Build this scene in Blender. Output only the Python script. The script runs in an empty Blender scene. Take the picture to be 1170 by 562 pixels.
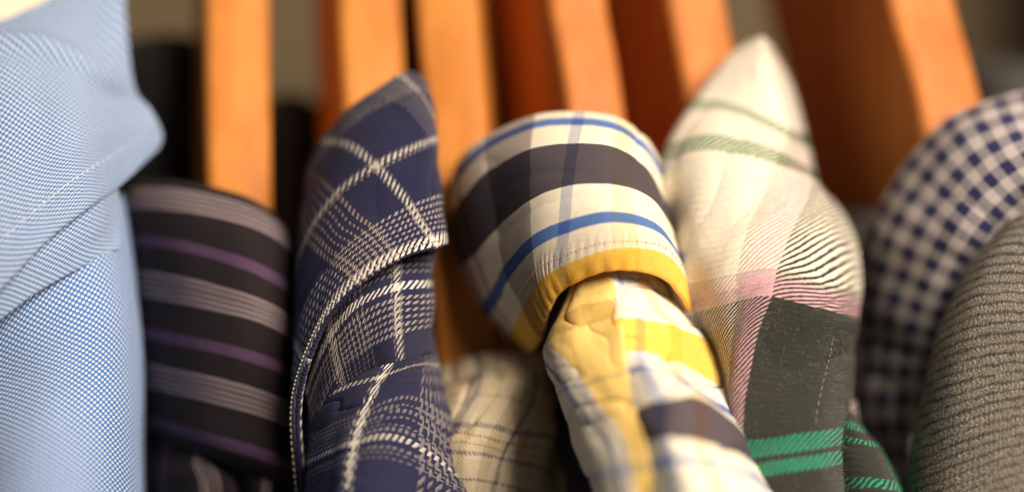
import bpy, math, random
import numpy as np
from mathutils import Vector

random.seed(4)
scene = bpy.context.scene
col = scene.collection

# ------------------------------------------------------------------ scale
D = 0.486                 # camera to focal plane (m)
S = 0.175 / 1170.0        # metres per photo pixel on the focal plane


def W(px, py, yc):
    """photo position + depth (cm behind the focal plane) -> real position in metres"""
    y = yc * 0.01
    k = (D + y) / D
    return ((px - 585.0) * S * k, y, (281.0 - py) * S * k)


# ------------------------------------------------------------------ tags
def tag(o, label=None, cat=None, group=None, kind=None):
    if label: o['label'] = label
    if cat: o['category'] = cat
    if group: o['group'] = group
    if kind: o['kind'] = kind
    return o


def thing(name, label, cat, loc, group=None):
    o = bpy.data.objects.new(name, None)
    o.empty_display_size = 0.01
    o.location = loc
    col.objects.link(o)
    return tag(o, label, cat, group)


def link(name, me, mat, parent=None):
    o = bpy.data.objects.new(name, me)
    col.objects.link(o)
    if mat: me.materials.append(mat)
    if parent:
        p = parent
        off = Vector((0, 0, 0))
        while p:
            off += Vector(p.location); p = p.parent
        o.parent = parent
        o.location = -off
    return o


# ------------------------------------------------------------------ node helpers
class NT:
    def __init__(s, name):
        s.m = bpy.data.materials.new(name)
        s.m.use_nodes = True
        s.t = s.m.node_tree
        s.t.nodes.clear()
        s.out = s.t.nodes.new('ShaderNodeOutputMaterial')

    def n(s, kind, **kw):
        nd = s.t.nodes.new(kind)
        for k, v in kw.items(): setattr(nd, k, v)
        return nd

    def l(s, a, b):
        s.t.links.new(a, b)

    def put(s, sock, v):
        if isinstance(v, E): s.l(v.o, sock)
        elif hasattr(v, 'is_output'): s.l(v, sock)
        else: sock.default_value = v

    def math(s, op, a, b=None, c=None, clamp=False):
        nd = s.n('ShaderNodeMath', operation=op, use_clamp=clamp)
        s.put(nd.inputs[0], a)
        if b is not None: s.put(nd.inputs[1], b)
        if c is not None: s.put(nd.inputs[2], c)
        return E(s, nd.outputs[0])

    def mix(s, f, a, b, blend='MIX'):
        nd = s.n('ShaderNodeMix', data_type='RGBA', blend_type=blend)
        s.put(nd.inputs[0], f)
        for i, v in ((6, a), (7, b)):
            if isinstance(v, tuple) and len(v) == 3: v = v + (1,)
            s.put(nd.inputs[i], v)
        return nd.outputs[2]

    def smooth(s, x, lo, hi):
        nd = s.n('ShaderNodeMapRange', interpolation_type='SMOOTHSTEP')
        s.put(nd.inputs[0], x)
        nd.inputs[1].default_value = lo; nd.inputs[2].default_value = hi
        nd.inputs[3].default_value = 0; nd.inputs[4].default_value = 1
        return E(s, nd.outputs[0])

    def noise(s, x, y, z=0.0, scale=1.0, detail=2.0, rough=0.5):
        c = s.n('ShaderNodeCombineXYZ')
        s.put(c.inputs[0], x); s.put(c.inputs[1], y); s.put(c.inputs[2], z)
        nd = s.n('ShaderNodeTexNoise')
        s.l(c.outputs[0], nd.inputs['Vector'])
        nd.inputs['Scale'].default_value = scale
        nd.inputs['Detail'].default_value = detail
        nd.inputs['Roughness'].default_value = rough
        return E(s, nd.outputs['Fac'])

    def ramp(s, coord, base, stripes, lo, hi, period=None):
        """hard striped colour along coord (px units)"""
        if period:
            f = s.math('FRACT', coord * (1.0 / period))
            lo, hi = 0.0, period
        else:
            f = (coord - lo) * (1.0 / (hi - lo))
        stripes = sorted(stripes, key=lambda q: q[0])
        out = None
        for c0 in range(0, max(len(stripes), 1), 13):
            chunk = stripes[c0:c0 + 13]
            nd = s.n('ShaderNodeValToRGB')
            cr = nd.color_ramp
            cr.interpolation = 'CONSTANT'
            ev = [(lo, base, 0.0)]
            for a, b, c in chunk:
                if abs(ev[-1][0] - a) < 1e-6: ev[-1] = (a, c, 1.0)
                else: ev.append((a, c, 1.0))
                ev.append((b, base, 0.0))
            pos = [((a - lo) / (hi - lo), c + (al,)) for a, c, al in ev]
            pos = [(p, c) for p, c in pos if p < 1.0]
            els = cr.elements
            els[0].position = 0.0; els[0].color = pos[0][1]
            els[1].position = 1.0; els[1].color = pos[-1][1]
            for p, c in pos[1:]:
                e = els.new(max(0.0, p)); e.color = c
            s.put(nd.inputs[0], f)
            out = nd.outputs[0] if out is None else s.mix(nd.outputs[1], out, nd.outputs[0])
        return out


class E:
    def __init__(s, nt, o): s.nt = nt; s.o = o
    def __add__(s, b): return s.nt.math('ADD', s, b)
    def __radd__(s, b): return s.nt.math('ADD', s, b)
    def __sub__(s, b): return s.nt.math('SUBTRACT', s, b)
    def __rsub__(s, b): return s.nt.math('SUBTRACT', b, s)
    def __mul__(s, b): return s.nt.math('MULTIPLY', s, b)
    def __rmul__(s, b): return s.nt.math('MULTIPLY', s, b)
    def sin(s): return s.nt.math('SINE', s)
    def cos(s): return s.nt.math('COSINE', s)
    def abs(s): return s.nt.math('ABSOLUTE', s)
    def fract(s): return s.nt.math('FRACT', s)


def cloth(name, warp, weft, weave, pu=4.0, pv=4.0, bump=0.5, sheen=0.3, rough=0.85,
          slant=1.0, fleck=0.18, duty=0.5, wob=0.5, fuzz=0.0, sheen_tint=(1, 1, 1), soft=0.1, over=False):
    """warp / weft: (base, stripes, lo, hi, period).  UV is in photo pixels (0.15 mm)."""
    nt = NT(name)
    uv = nt.n('ShaderNodeUVMap'); uv.uv_map = 'UVMap'
    sp = nt.n('ShaderNodeSeparateXYZ'); nt.l(uv.outputs[0], sp.inputs[0])
    u0 = E(nt, sp.outputs[0]) * 1000.0; v0 = E(nt, sp.outputs[1]) * 1000.0
    wn1 = nt.noise(u0, v0, 3.0, 0.05, 2.0); wn2 = nt.noise(u0, v0, 9.0, 0.05, 2.0)
    u = u0 + (wn1 - 0.5) * (wob * 6.0); v = v0 + (wn2 - 0.5) * (wob * 6.0)
    jit = nt.noise(u0, v0, 17.0, 0.5, 2.0)
    uj = u + (jit - 0.5) * (1.2 * wob); vj = v + (jit - 0.5) * (1.2 * wob)
    A = nt.ramp(uj, *warp); B = nt.ramp(vj, *weft)
    if weave == 'twill':
        fn = nt.noise(u0, v0, 30.0, 0.35, 2.0)
        t = (u * (1.0 / pu) + v * (slant / pv) + (fn - 0.5) * (0.35)).fract()
        tri = (t - 0.5).abs() * 2.0                       # 0..1
        mask = nt.smooth(tri, 1 - duty - soft, 1 - duty + soft)
        th = (v * (2.0 * math.pi / pv * 1.0)).sin() * 0.5 + 0.5
        height = (tri - 0.5).abs() * 1.6 + th * 0.25
    elif weave == 'plain':
        c = (u * (math.pi / pu)).sin() * (v * (math.pi / pv)).sin()
        mask = nt.smooth(c, -0.25, 0.25)
        height = c.abs()
    elif weave == 'dots':
        c = (u * (math.pi / pu)).cos() * (v * (math.pi / pv)).cos()
        mask = nt.smooth(c, duty - 0.22, duty + 0.22)
        height = mask
    nu = nt.noise(u0 * 0.9, v0 * 0.12, 5.0, 1.0, 3.0, 0.6)
    nv = nt.noise(u0 * 0.12, v0 * 0.9, 7.0, 1.0, 3.0, 0.6)
    A = nt.mix(1.0, A, cmb(nt, 1.0 + (nu - 0.5) * (fleck * 2)), 'MULTIPLY')
    B = nt.mix(1.0, B, cmb(nt, 1.0 + (nv - 0.5) * (fleck * 2)), 'MULTIPLY')
    if over:
        base = nt.mix(1.0, nt.mix(1.0, A, B, 'MULTIPLY'), (1.25, 1.35, 1.65), 'MULTIPLY')
        colr = nt.mix(mask, nt.mix(0.10, base, A), nt.mix(0.30, base, B))
    else:
        colr = nt.mix(mask, A, B)
    if fuzz > 0:
        fz = nt.noise(u0, v0, 41.0, 0.9, 4.0, 0.75)
        colr = nt.mix(nt.smooth(fz, 0.50, 0.80) * fuzz, colr, (0.55, 0.5, 0.42))
    big = nt.noise(u0, v0, 51.0, 0.02, 3.0)
    colr = nt.mix(1.0, colr, cmb(nt, 0.93 + big * 0.14), 'MULTIPLY')
    b = nt.n('ShaderNodeBsdfPrincipled')
    nt.l(colr, b.inputs['Base Color'])
    b.inputs['Roughness'].default_value = rough
    b.inputs['Specular IOR Level'].default_value = 0.2
    b.inputs['Sheen Weight'].default_value = sheen
    b.inputs['Sheen Roughness'].default_value = 0.5
    b.inputs['Sheen Tint'].default_value = sheen_tint + (1,)
    bp = nt.n('ShaderNodeBump')
    bp.inputs['Strength'].default_value = bump
    bp.inputs['Distance'].default_value = 0.0002
    fine = nt.noise(u0, v0, 61.0, 0.8, 3.0, 0.7)
    nt.put(bp.inputs['Height'], height + fine * 0.5)
    nt.l(bp.outputs[0], b.inputs['Normal'])
    nt.l(b.outputs[0], nt.out.inputs[0])
    return nt.m


def weft_heavy(mat, w):   # denser weft than warp: the weft colour shows more
    for nd in mat.node_tree.nodes:
        if nd.type == 'MAP_RANGE' and abs(nd.inputs[1].default_value + 0.25) < 1e-3:
            nd.inputs[1].default_value = -0.25 - w; nd.inputs[2].default_value = 0.25 - w


def cmb(nt, e):
    c = nt.n('ShaderNodeCombineXYZ')
    for i in range(3): nt.put(c.inputs[i], e)
    return c.outputs[0]


def plain_mat(name, c, rough=0.7, var=0.15, scale=400, sheen=0.2):
    nt = NT(name)
    tc = nt.n('ShaderNodeTexCoord')
    nz = nt.n('ShaderNodeTexNoise'); nt.l(tc.outputs['Object'], nz.inputs['Vector'])
    nz.inputs['Scale'].default_value = scale; nz.inputs['Detail'].default_value = 4
    f = E(nt, nz.outputs['Fac'])
    cc = nt.mix(1.0, c, cmb(nt, 1.0 + (f - 0.5) * (2 * var)), 'MULTIPLY')
    b = nt.n('ShaderNodeBsdfPrincipled'); nt.l(cc, b.inputs['Base Color'])
    b.inputs['Roughness'].default_value = rough
    b.inputs['Sheen Weight'].default_value = sheen
    bp = nt.n('ShaderNodeBump'); bp.inputs['Strength'].default_value = 0.3
    bp.inputs['Distance'].default_value = 0.0003
    nt.put(bp.inputs['Height'], f); nt.l(bp.outputs[0], b.inputs['Normal'])
    nt.l(b.outputs[0], nt.out.inputs[0])
    return nt.m


def wood_mat(name, light, dark, seed):
    nt = NT(name)
    tc = nt.n('ShaderNodeTexCoord')
    sp = nt.n('ShaderNodeSeparateXYZ'); nt.l(tc.outputs['Object'], sp.inputs[0])
    x, y, z = [E(nt, sp.outputs[i]) for i in range(3)]
    g = nt.noise(x * 900.0 + seed * 7.0, y * 900.0, z * 45.0, 1.0, 4.0, 0.6)
    g2 = nt.noise(x * 160.0 + seed * 3.0, y * 160.0, z * 14.0, 1.0, 3.0, 0.5)
    c = nt.mix(nt.smooth(g2, 0.3, 0.7), light, dark)
    c = nt.mix(1.0, c, cmb(nt, 0.78 + g * 0.44), 'MULTIPLY')
    b = nt.n('ShaderNodeBsdfPrincipled'); nt.l(c, b.inputs['Base Color'])
    b.inputs['Roughness'].default_value = 0.55
    b.inputs['Specular IOR Level'].default_value = 0.22
    b.inputs['Coat Weight'].default_value = 0.0
    b.inputs['Coat Roughness'].default_value = 0.3
    bp = nt.n('ShaderNodeBump'); bp.inputs['Strength'].default_value = 0.15
    bp.inputs['Distance'].default_value = 0.0002
    nt.put(bp.inputs['Height'], g); nt.l(bp.outputs[0], b.inputs['Normal'])
    nt.l(b.outputs[0], nt.out.inputs[0])
    return nt.m


# ------------------------------------------------------------------ surfaces
def basis(n, ts):
    """Catmull-Rom interpolation matrix (len(ts) x n) with reflected ends"""
    M = np.zeros((len(ts), n))
    def addp(row, i, w):
        if i < 0: M[row, 0] += 2 * w; M[row, 1] -= w
        elif i > n - 1: M[row, n - 1] += 2 * w; M[row, n - 2] -= w
        else: M[row, i] += w
    for r, t in enumerate(ts):
        k = int(min(max(math.floor(t), 0), n - 2)); f = t - k
        f2, f3 = f * f, f * f * f
        ws = (-.5 * f + f2 - .5 * f3, 1 - 2.5 * f2 + 1.5 * f3, .5 * f + 2 * f2 - 1.5 * f3, -.5 * f2 + .5 * f3)
        for j, w in enumerate(ws): addp(r, k - 1 + j, w)
    return M


def vnoise(x, y, seed):
    rs = np.random.RandomState(seed); G = rs.rand(64, 64)
    xi = np.floor(x).astype(int); yi = np.floor(y).astype(int)
    fx = x - xi; fy = y - yi
    fx = fx * fx * (3 - 2 * fx); fy = fy * fy * (3 - 2 * fy)
    g = lambda a, b: G[a % 64, b % 64]
    return (g(xi, yi) * (1 - fx) * (1 - fy) + g(xi + 1, yi) * fx * (1 - fy)
            + g(xi, yi + 1) * (1 - fx) * fy + g(xi + 1, yi + 1) * fx * fy) - 0.5


def params(n, res):
    m = (n - 1) * res
    t = list(np.linspace(0, n - 1, m + 1))
    h = t[1]
    ex = [h * k for k in (0.06, 0.18, 0.38, 0.65)]
    return np.array([0.0] + ex + t[1:-1] + [n - 1 - e for e in reversed(ex)] + [float(n - 1)])


class Patch:
    def __init__(s, rows, U, V, ufun=None, wr=0.25, wl=60.0, seed=1, wr2=0.05):
        s.G = np.array([[W(*p[:3]) for p in r] for r in rows])
        s.R, s.C = s.G.shape[:2]
        s.UV = np.zeros((s.R, s.C, 2))
        for i in range(s.R):
            for j in range(s.C):
                s.UV[i, j] = (U[j] if ufun is None else ufun(i, j), V[i])
        s.wr, s.wl, s.seed, s.wr2 = wr, wl, seed, wr2

    def ev(s, tr, tc):
        Br, Bc = basis(s.R, tr), basis(s.C, tc)
        P = np.einsum('ri,ijk,cj->rck', Br, s.G, Bc)
        T = np.einsum('ri,ijk,cj->rck', Br, s.UV, Bc)
        return P, T

    def normals(s, P):
        du = np.gradient(P, axis=1); dv = np.gradient(P, axis=0)
        N = np.cross(du, dv)
        L = np.linalg.norm(N, axis=2, keepdims=True)
        N = N / np.maximum(L, 1e-12)
        if N[..., 1].mean() > 0: N = -N
        return N

    def disp(s, T):
        a = vnoise(T[..., 0] / s.wl + 20, T[..., 1] / s.wl + 20, s.seed)
        b = vnoise(T[..., 0] / (s.wl * .35) + 20, T[..., 1] / (s.wl * .35) + 20, s.seed + 5)
        c = vnoise(T[..., 0] / (s.wl * .1) + 20, T[..., 1] / (s.wl * .1) + 20, s.seed + 9)
        return (a * s.wr + b * s.wr * .3 + c * s.wr2) * 0.001     # mm

    def point(s, r, c, off=0.0):
        P, T = s.ev([max(r - .02, 0), r, min(r + .02, s.R - 1)], [max(c - .02, 0), c, min(c + .02, s.C - 1)])
        N = s.normals(P)
        d = s.disp(T)
        return P[1, 1] + N[1, 1] * (off + d[1, 1]), N[1, 1]

    def mesh(s, name, mat, parent, thick=0.9, res=22, round_edge=1.4, extra=None):
        tr, tc = params(s.R, res), params(s.C, res)
        P, T = s.ev(tr, tc)
        N = s.normals(P)
        dsp = s.disp(T)
        if extra is not None: dsp = dsp + extra(T[..., 0], T[..., 1]) * 0.001
        P = P + N * dsp[..., None]
        # distance to the four edges along the surface
        du = np.linalg.norm(np.diff(P, axis=1), axis=2); dv = np.linalg.norm(np.diff(P, axis=0), axis=2)
        cu = np.concatenate([np.zeros((len(tr), 1)), np.cumsum(du, 1)], 1)
        cv = np.concatenate([np.zeros((1, len(tc))), np.cumsum(dv, 0)], 0)
        d = np.minimum(np.minimum(cu, cu[:, -1:] - cu), np.minimum(cv, cv[-1:, :] - cv))
        h0 = thick * 0.0005
        q = np.clip(d / (h0 * round_edge), 0, 1)
        h = h0 * np.sqrt(np.clip(1 - (1 - q) ** 2, 0, 1))
        N2 = s.normals(P)
        F = P + N2 * h[..., None]; Bk = P - N2 * h[..., None]
        nr, nc = len(tr), len(tc)
        verts = F.reshape(-1, 3).tolist()
        idx = np.arange(nr * nc).reshape(nr, nc)
        bi = idx.copy(); k = nr * nc
        tu = T.reshape(-1, 2).tolist()
        inner = []
        for i in range(1, nr - 1):
            for j in range(1, nc - 1):
                bi[i, j] = k; k += 1; inner.append((i, j))
        verts += [Bk[i, j].tolist() for i, j in inner]
        tu += [T[i, j].tolist() for i, j in inner]
        # orientation of front faces
        flip = np.cross(F[nr // 2, nc // 2 + 1] - F[nr // 2, nc // 2], F[nr // 2 + 1, nc // 2] - F[nr // 2, nc // 2]).dot(N2[nr // 2, nc // 2]) < 0
        faces = []
        for i in range(nr - 1):
            for j in range(nc - 1):
                a, b, c, e = idx[i, j], idx[i, j + 1], idx[i + 1, j + 1], idx[i + 1, j]
                f = (a, b, c, e)
                g = (bi[i, j], bi[i + 1, j], bi[i + 1, j + 1], bi[i, j + 1])
                if flip: f = f[::-1]; g = g[::-1]
                faces.append([int(x) for x in f]); faces.append([int(x) for x in g])
        me = bpy.data.meshes.new(name)
        me.from_pydata(verts, [], faces)
        uvl = me.uv_layers.new(name='UVMap')
        li = np.zeros(len(me.loops), dtype=np.int32); me.loops.foreach_get('vertex_index', li)
        tua = np.array(tu)[li] / 1000.0
        uvl.data.foreach_set('uv', tua.astype(np.float32).ravel())
        me.polygons.foreach_set('use_smooth', [True] * len(me.polygons))
        me.update()
        return link(name, me, mat, parent)


def creases(amp, lu, lv, seed, power=7):
    """sharp soft-sided creases (mm)"""
    def f(u, v):
        n = vnoise(u / lu + v / (lv * 6) + 30, v / lv + 30, seed) * 2.2
        m = vnoise(u / (lu * 1.7) + 11, v / (lv * 1.7) + 13, seed + 3) + 0.5
        return -amp * (1 - np.clip(np.abs(n), 0, 1)) ** power * m * 1.6
    return f


def both(*fs):
    return lambda u, v: sum(f(u, v) for f in fs)


def pucker(v0, amp=0.10, wl=9.0, width=9.0):
    return lambda u, v: amp * np.sin(u / wl * 6.283 + 2 * np.sin(u / 23.0)) * np.exp(-((v - v0) / width) ** 2)


def stitches(patch, pts, mat, parent, n, length=0.0011, rad=0.00013, off=0.0005, name='stitching'):
    """a row of thread stitches lying on a patch; pts = list of (row, col) way points"""
    pts = np.array(pts, float)
    ts = np.linspace(0, len(pts) - 1, n + 1)
    B = basis(len(pts), ts) @ pts
    vs, fs = [], []
    for k in range(n):
        r, c = B[k]; r2, c2 = B[k] + (B[k + 1] - B[k]) * 0.62
        a, na = patch.point(r, c, off); b, nb = patch.point(r2, c2, off)
        d = b - a; L = np.linalg.norm(d)
        if L < 1e-6: continue
        d /= L; s_ = np.cross(d, na); s_ /= np.linalg.norm(s_)
        base = len(vs)
        rings = [(0, .25, -.6), (.12, .9, .2), (.5, 1.0, .5), (.88, .9, .2), (1, .25, -.6)]
        for t, sc, up in rings:
            o = a + (b - a) * t + na * rad * up
            for q in range(6):
                an = q * math.pi / 3
                vs.append((o + (s_ * math.cos(an) + na * math.sin(an)) * rad * sc).tolist())
        for g in range(4):
            for q in range(6):
                fs.append((base + g * 6 + q, base + g * 6 + (q + 1) % 6, base + (g + 1) * 6 + (q + 1) % 6, base + (g + 1) * 6 + q))
        fs.append(tuple(base + q for q in range(5, -1, -1))); fs.append(tuple(base + 24 + q for q in range(6)))
    me = bpy.data.meshes.new(name); me.from_pydata(vs, [], fs)
    me.polygons.foreach_set('use_smooth', [True] * len(me.polygons))
    return link(name, me, mat, parent)


def fibres(patch, mat, parent, n, rr, cr, length=0.0012, rad=0.000018, off=0.0003, seed=1, name='nap'):
    """short loose fibres standing off brushed cloth: one part"""
    rs = random.Random(seed)
    vs, fs = [], []
    NR = 60
    tr = np.linspace(rr[0], rr[1], NR); tc = np.linspace(cr[0], cr[1], NR)
    P, T = patch.ev(tr, tc); N = patch.normals(P); dsp = patch.disp(T); P = P + N * dsp[..., None]
    for k in range(n):
        i = rs.randrange(NR - 1); j = rs.randrange(NR - 1); fi, fj = rs.random(), rs.random()
        p = P[i, j] * (1 - fi) * (1 - fj) + P[i + 1, j] * fi * (1 - fj) + P[i, j + 1] * (1 - fi) * fj + P[i + 1, j + 1] * fi * fj
        nn = N[i, j]
        d = nn * rs.uniform(.15, .9) + np.array([rs.gauss(0, .6), rs.gauss(0, .6), rs.gauss(0, .6)])
        d /= np.linalg.norm(d)
        bend = np.array([rs.gauss(0, .5), rs.gauss(0, .5), rs.gauss(0, .5) - .2])
        L = length * rs.uniform(.4, 1.3)
        p = p + nn * off
        s_ = np.cross(d, [0.3, 1, 0.2]); s_ /= max(np.linalg.norm(s_), 1e-6); s2 = np.cross(d, s_)
        base = len(vs)
        for t in (0, .5, 1):
            o = p + d * L * t + bend * L * .5 * t * t
            r_ = rad * (1 - .6 * t)
            for q in range(3):
                an = q * 2.0944
                vs.append((o + (s_ * math.cos(an) + s2 * math.sin(an)) * r_).tolist())
        for g in range(2):
            for q in range(3):
                fs.append((base + g * 3 + q, base + g * 3 + (q + 1) % 3, base + g * 3 + 3 + (q + 1) % 3, base + g * 3 + 3 + q))
    me = bpy.data.meshes.new(name); me.from_pydata(vs, [], fs)
    o = link(name, me, mat, parent)
    o['kind'] = 'stuff'
    return o


# ------------------------------------------------------------------ hangers
def hanger(label, pts, width, depth, rot, mat, taper=1.0):
    """pts: (px, py, y) of the centre of the front edge, top to bottom.
    width px of the front edge, depth cm going back, rot deg (turn about z)"""
    n = 40
    G = np.array([W(*p) for p in pts]); ts = np.linspace(0, len(pts) - 1, n)
    C = basis(len(pts), ts) @ G
    w = width * S * 1.08
    d = depth * 0.01
    prof = []
    r = w * 0.15
    # front edge is gently crowned, corners rounded
    for cx, cy, a0 in ((w / 2 - r, r, -90), (w / 2 - r, d - r, 0), (-w / 2 + r, d - r, 90), (-w / 2 + r, r, 180)):
        for k in range(7):
            a = math.radians(a0 + k * 15)
            prof.append((cx + r * math.cos(a), cy + r * math.sin(a)))
    prof = [(x, y - 0.0004 * math.cos(x / w * math.pi) * (1 if y < d / 2 else -1)) for x, y in prof]
    ra = math.radians(rot); m = len(prof)
    vs, fs = [], []
    base = C[-1]
    for i in range(n):
        sc = 1 + (taper - 1) * i / (n - 1)
        for x, y in prof:
            vs.append((C[i][0] + (x * math.cos(ra) - y * math.sin(ra)) * sc - base[0],
                       C[i][1] + (x * math.sin(ra) + y * math.cos(ra)) * sc - base[1], C[i][2] - base[2]))
    for i in range(n - 1):
        for j in range(m):
            fs.append((i * m + j, i * m + (j + 1) % m, (i + 1) * m + (j + 1) % m, (i + 1) * m + j))
    fs.append(tuple(range(m))[::-1]); fs.append(tuple((n - 1) * m + j for j in range(m)))
    me = bpy.data.meshes.new('wooden_hanger'); me.from_pydata(vs, [], fs)
    me.polygons.foreach_set('use_smooth', [True] * len(me.polygons))
    o = link('wooden_hanger', me, mat)
    o.location = base
    return tag(o, label, 'hanger', 'wooden hangers the shirts hang from')


WL, WD = (0.56, 0.215, 0.040), (0.46, 0.155, 0.026)
WL2, WD2 = (0.53, 0.185, 0.042), (0.42, 0.13, 0.028)
hanger('orange wooden hanger rising behind the black striped shirt',
       [(271, -130, 5.5), (271, 0, 4.6), (272, 120, 3.8), (274, 230, 3.2), (276, 330, 3.0)], 74, 3.6, 9, wood_mat('wood_a', WL, WD, 1))
hanger('orange wooden hanger behind the left shoulder of the navy plaid collar',
       [(421, -130, 5.6), (423, 0, 4.7), (427, 90, 4.0), (430, 190, 3.6), (432, 300, 3.4)], 74, 3.2, 12, wood_mat('wood_b', WL, WD, 2))
hanger('long wooden hanger reaching down between the navy plaid and yellow plaid shirts',
       [(505, -130, 5.2), (509, 0, 4.4), (518, 110, 3.8), (524, 220, 3.3), (528, 330, 3.0), (537, 450, 3.0), (540, 520, 3.0)], 72, 3.4, -3, wood_mat('wood_c', WL, WD, 3))
hanger('reddish wooden hanger rising behind the top of the yellow plaid collar',
       [(650, -130, 5.0), (661, 0, 4.2), (674, 70, 3.7), (684, 140, 3.3), (694, 240, 3.1)], 70, 3.9, 18, wood_mat('wood_d', WL2, WD2, 4))
hanger('wooden hanger touching the left edge of the cream and green collar',
       [(782, -130, 5.6), (797, 0, 4.9), (812, 80, 4.4), (826, 170, 4.0), (838, 260, 3.9)], 72, 4.0, 20, wood_mat('wood_e', WL2, WD2, 5))
hanger('wide wooden hanger rising behind the blue gingham collar',
       [(1030, -130, 5.2), (1055, 0, 4.5), (1075, 70, 4.0), (1092, 140, 3.7), (1105, 240, 3.6)], 84, 5.4, 20, wood_mat('wood_f', WL2, WD2, 6))

# ------------------------------------------------------------------ colours
CREAM = (0.80, 0.74, 0.60)
WHITE = (0.80, 0.78, 0.72)

# ================================================================== blue oxford shirt
BL = (0.05, 0.17, 0.47)
ox_body = cloth('oxford_blue', (BL, [], 0, 1000), ((0.53, 0.58, 0.65), [], 0, 1000), 'dots', 3.6, 3.3, duty=0.10, bump=0.8, fleck=0.12, wob=0.3, sheen=0.05)
ox_leaf = cloth('oxford_leaf', ((0.065, 0.175, 0.41), [], 0, 1000), ((0.45, 0.515, 0.63), [], 0, 1000), 'dots', 3.7, 3.4, duty=-0.02, bump=0.8, fleck=0.12, wob=0.3, sheen=0.05)
thread_w = plain_mat('thread_white', (0.75, 0.68, 0.62), 0.6)
blue = thing('light_blue_shirt', 'light blue oxford weave shirt with a white dotted texture at the far left', 'shirt', W(60, 600, 1))
pb = Patch([
    [(-60, 320, 0.6), (0, 275, 0.3), (60, 250, 0.5), (110, 232, 1.1), (133, 225, 2.2), (138, 222, 3.2)],
    [(-60, 400, 0.3), (0, 345, 0.0), (60, 318, 0.1), (115, 296, 0.6), (145, 288, 1.7), (150, 285, 3.2)],
    [(-60, 450, 0.1), (0, 412, -0.2), (65, 385, -0.2), (125, 365, 0.4), (153, 358, 1.5), (157, 355, 3.2)],
    [(-60, 500, 0.0), (0, 465, -0.4), (65, 440, -0.4), (125, 430, 0.2), (157, 432, 1.4), (161, 435, 3.2)],
    [(-60, 560, -0.2), (0, 530, -0.9), (65, 510, -0.9), (122, 505, -0.2), (157, 515, 1.2), (161, 525, 3.2)],
    [(-60, 680, -0.6), (0, 655, -1.4), (65, 640, -1.5), (122, 640, -0.7), (158, 650, 1.0), (162, 660, 3.2)]],
    [0, 70, 135, 195, 250, 310], [0, 72, 140, 205, 280, 420], wr=0.5, wl=90, seed=3)
pb.mesh('sleeve', ox_body, blue, thick=0.8)
ps = Patch([
    [(-60, 300, -0.2), (0, 255, -0.2), (60, 235, 0.1), (110, 215, 0.7), (133, 205, 1.6)],
    [(-60, 370, -0.6), (0, 315, -0.5), (55, 283, -0.2), (105, 262, 0.5), (136, 247, 1.4)],
    [(-60, 415, -0.7), (0, 366, -0.6), (48, 331, -0.3), (95, 305, 0.3), (138, 284, 1.1)]],
    [0, 72, 135, 190, 225], [0, 62, 118], wr=0.3, wl=50, seed=6)
ps.mesh('placket', ox_leaf, blue, thick=1.0)
pl = Patch([
    [(-70, 80, 1.5), (-30, 40, 2.0), (20, 18, 2.6), (60, -2, 3.3), (105, -40, 4.0), (140, -80, 4.4)],
    [(-70, 110, 0.6), (-20, 78, 0.9), (35, 62, 1.4), (75, 60, 1.9), (110, 60, 2.5), (143, 20, 3.4)],
    [(-70, 150, 0.3), (-15, 112, 0.5), (40, 98, 0.9), (85, 98, 1.3), (125, 104, 2.2), (152, 100, 3.0)],
    [(-70, 225, -0.4), (-10, 185, -0.2), (45, 165, 0.2), (90, 152, 0.7), (140, 142, 2.0), (172, 128, 2.8)],
    [(-70, 295, -1.0), (-10, 250, -0.7), (45, 218, -0.2), (92, 192, 0.4), (142, 170, 1.8), (184, 155, 2.8)],
    [(-70, 390, -1.2), (0, 332, -0.9), (50, 280, -0.5), (95, 243, 0.1), (135, 214, 1.4), (179, 172, 2.6)]],
    [0, 62, 120, 170, 225, 270], [0, 55, 92, 165, 235, 320], wr=0.35, wl=80, seed=8)
def roll(u, v):
    m = v - (28 + (u - 62) * 0.36)
    return 2.3 * np.exp(-(m / 12.0) ** 2) * np.clip((262 - u) / 50, 0, 1)
lf = pl.mesh('collar', ox_leaf, blue, thick=1.5, extra=both(roll, pucker(262, .08, 14, 14)))
stitches(pl, [(4.45, 0.2), (4.4, 1), (4.3, 2), (4.15, 3), (3.9, 4), (3.3, 4.75), (2.6, 4.82), (2.0, 4.8)], thread_w, lf, 62, off=0.0007, rad=0.00008)
# plain cream cloth in the top left corner
cream = thing('cream_garment', 'plain cream garment just showing in the top left corner', 'garment', W(-20, 60, 4.5))
cp = Patch([
    [(-110, -90, 5.5), (-50, -110, 5.2), (20, -120, 5.0), (90, -120, 5.3)],
    [(-110, -20, 5.2), (-50, -30, 4.9), (20, -30, 4.8), (80, -50, 5.1)],
    [(-110, 60, 5.0), (-50, 50, 4.8), (10, 45, 4.7), (70, 20, 5.0)]],
    [0, 60, 120, 180], [0, 70, 140], wr=0.5)
cp.mesh('collar', plain_mat('cream_cloth', (0.82, 0.74, 0.58), 0.85, 0.06, 900), cream, thick=1.2)

# ================================================================== black striped shirt
BK = (0.012, 0.008, 0.010); GR = (0.24, 0.19, 0.205); PU = (0.085, 0.045, 0.095)
stp = []
for k in range(-1, 5):
    y0 = 221 + 105 * k
    for q in range(5): stp.append((y0 + q * 6.4, y0 + q * 6.4 + 4.0, GR))
stp2 = [(0 + q * 6.4, q * 6.4 + 4.2, GR) for q in range(5)] + [(64, 77, PU)]
m_str = cloth('striped_black', (BK, [], 0, 1000), (BK, stp2, 0, 105, 105), 'plain', 1.6, 1.6, bump=0.25, sheen=0.02, wob=0.12, fleck=0.25)
weft_heavy(m_str, 0.4)
black = thing('black_striped_shirt', 'black shirt with grey and purple stripes beside the light blue shirt', 'shirt', W(250, 600, 2))


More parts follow.
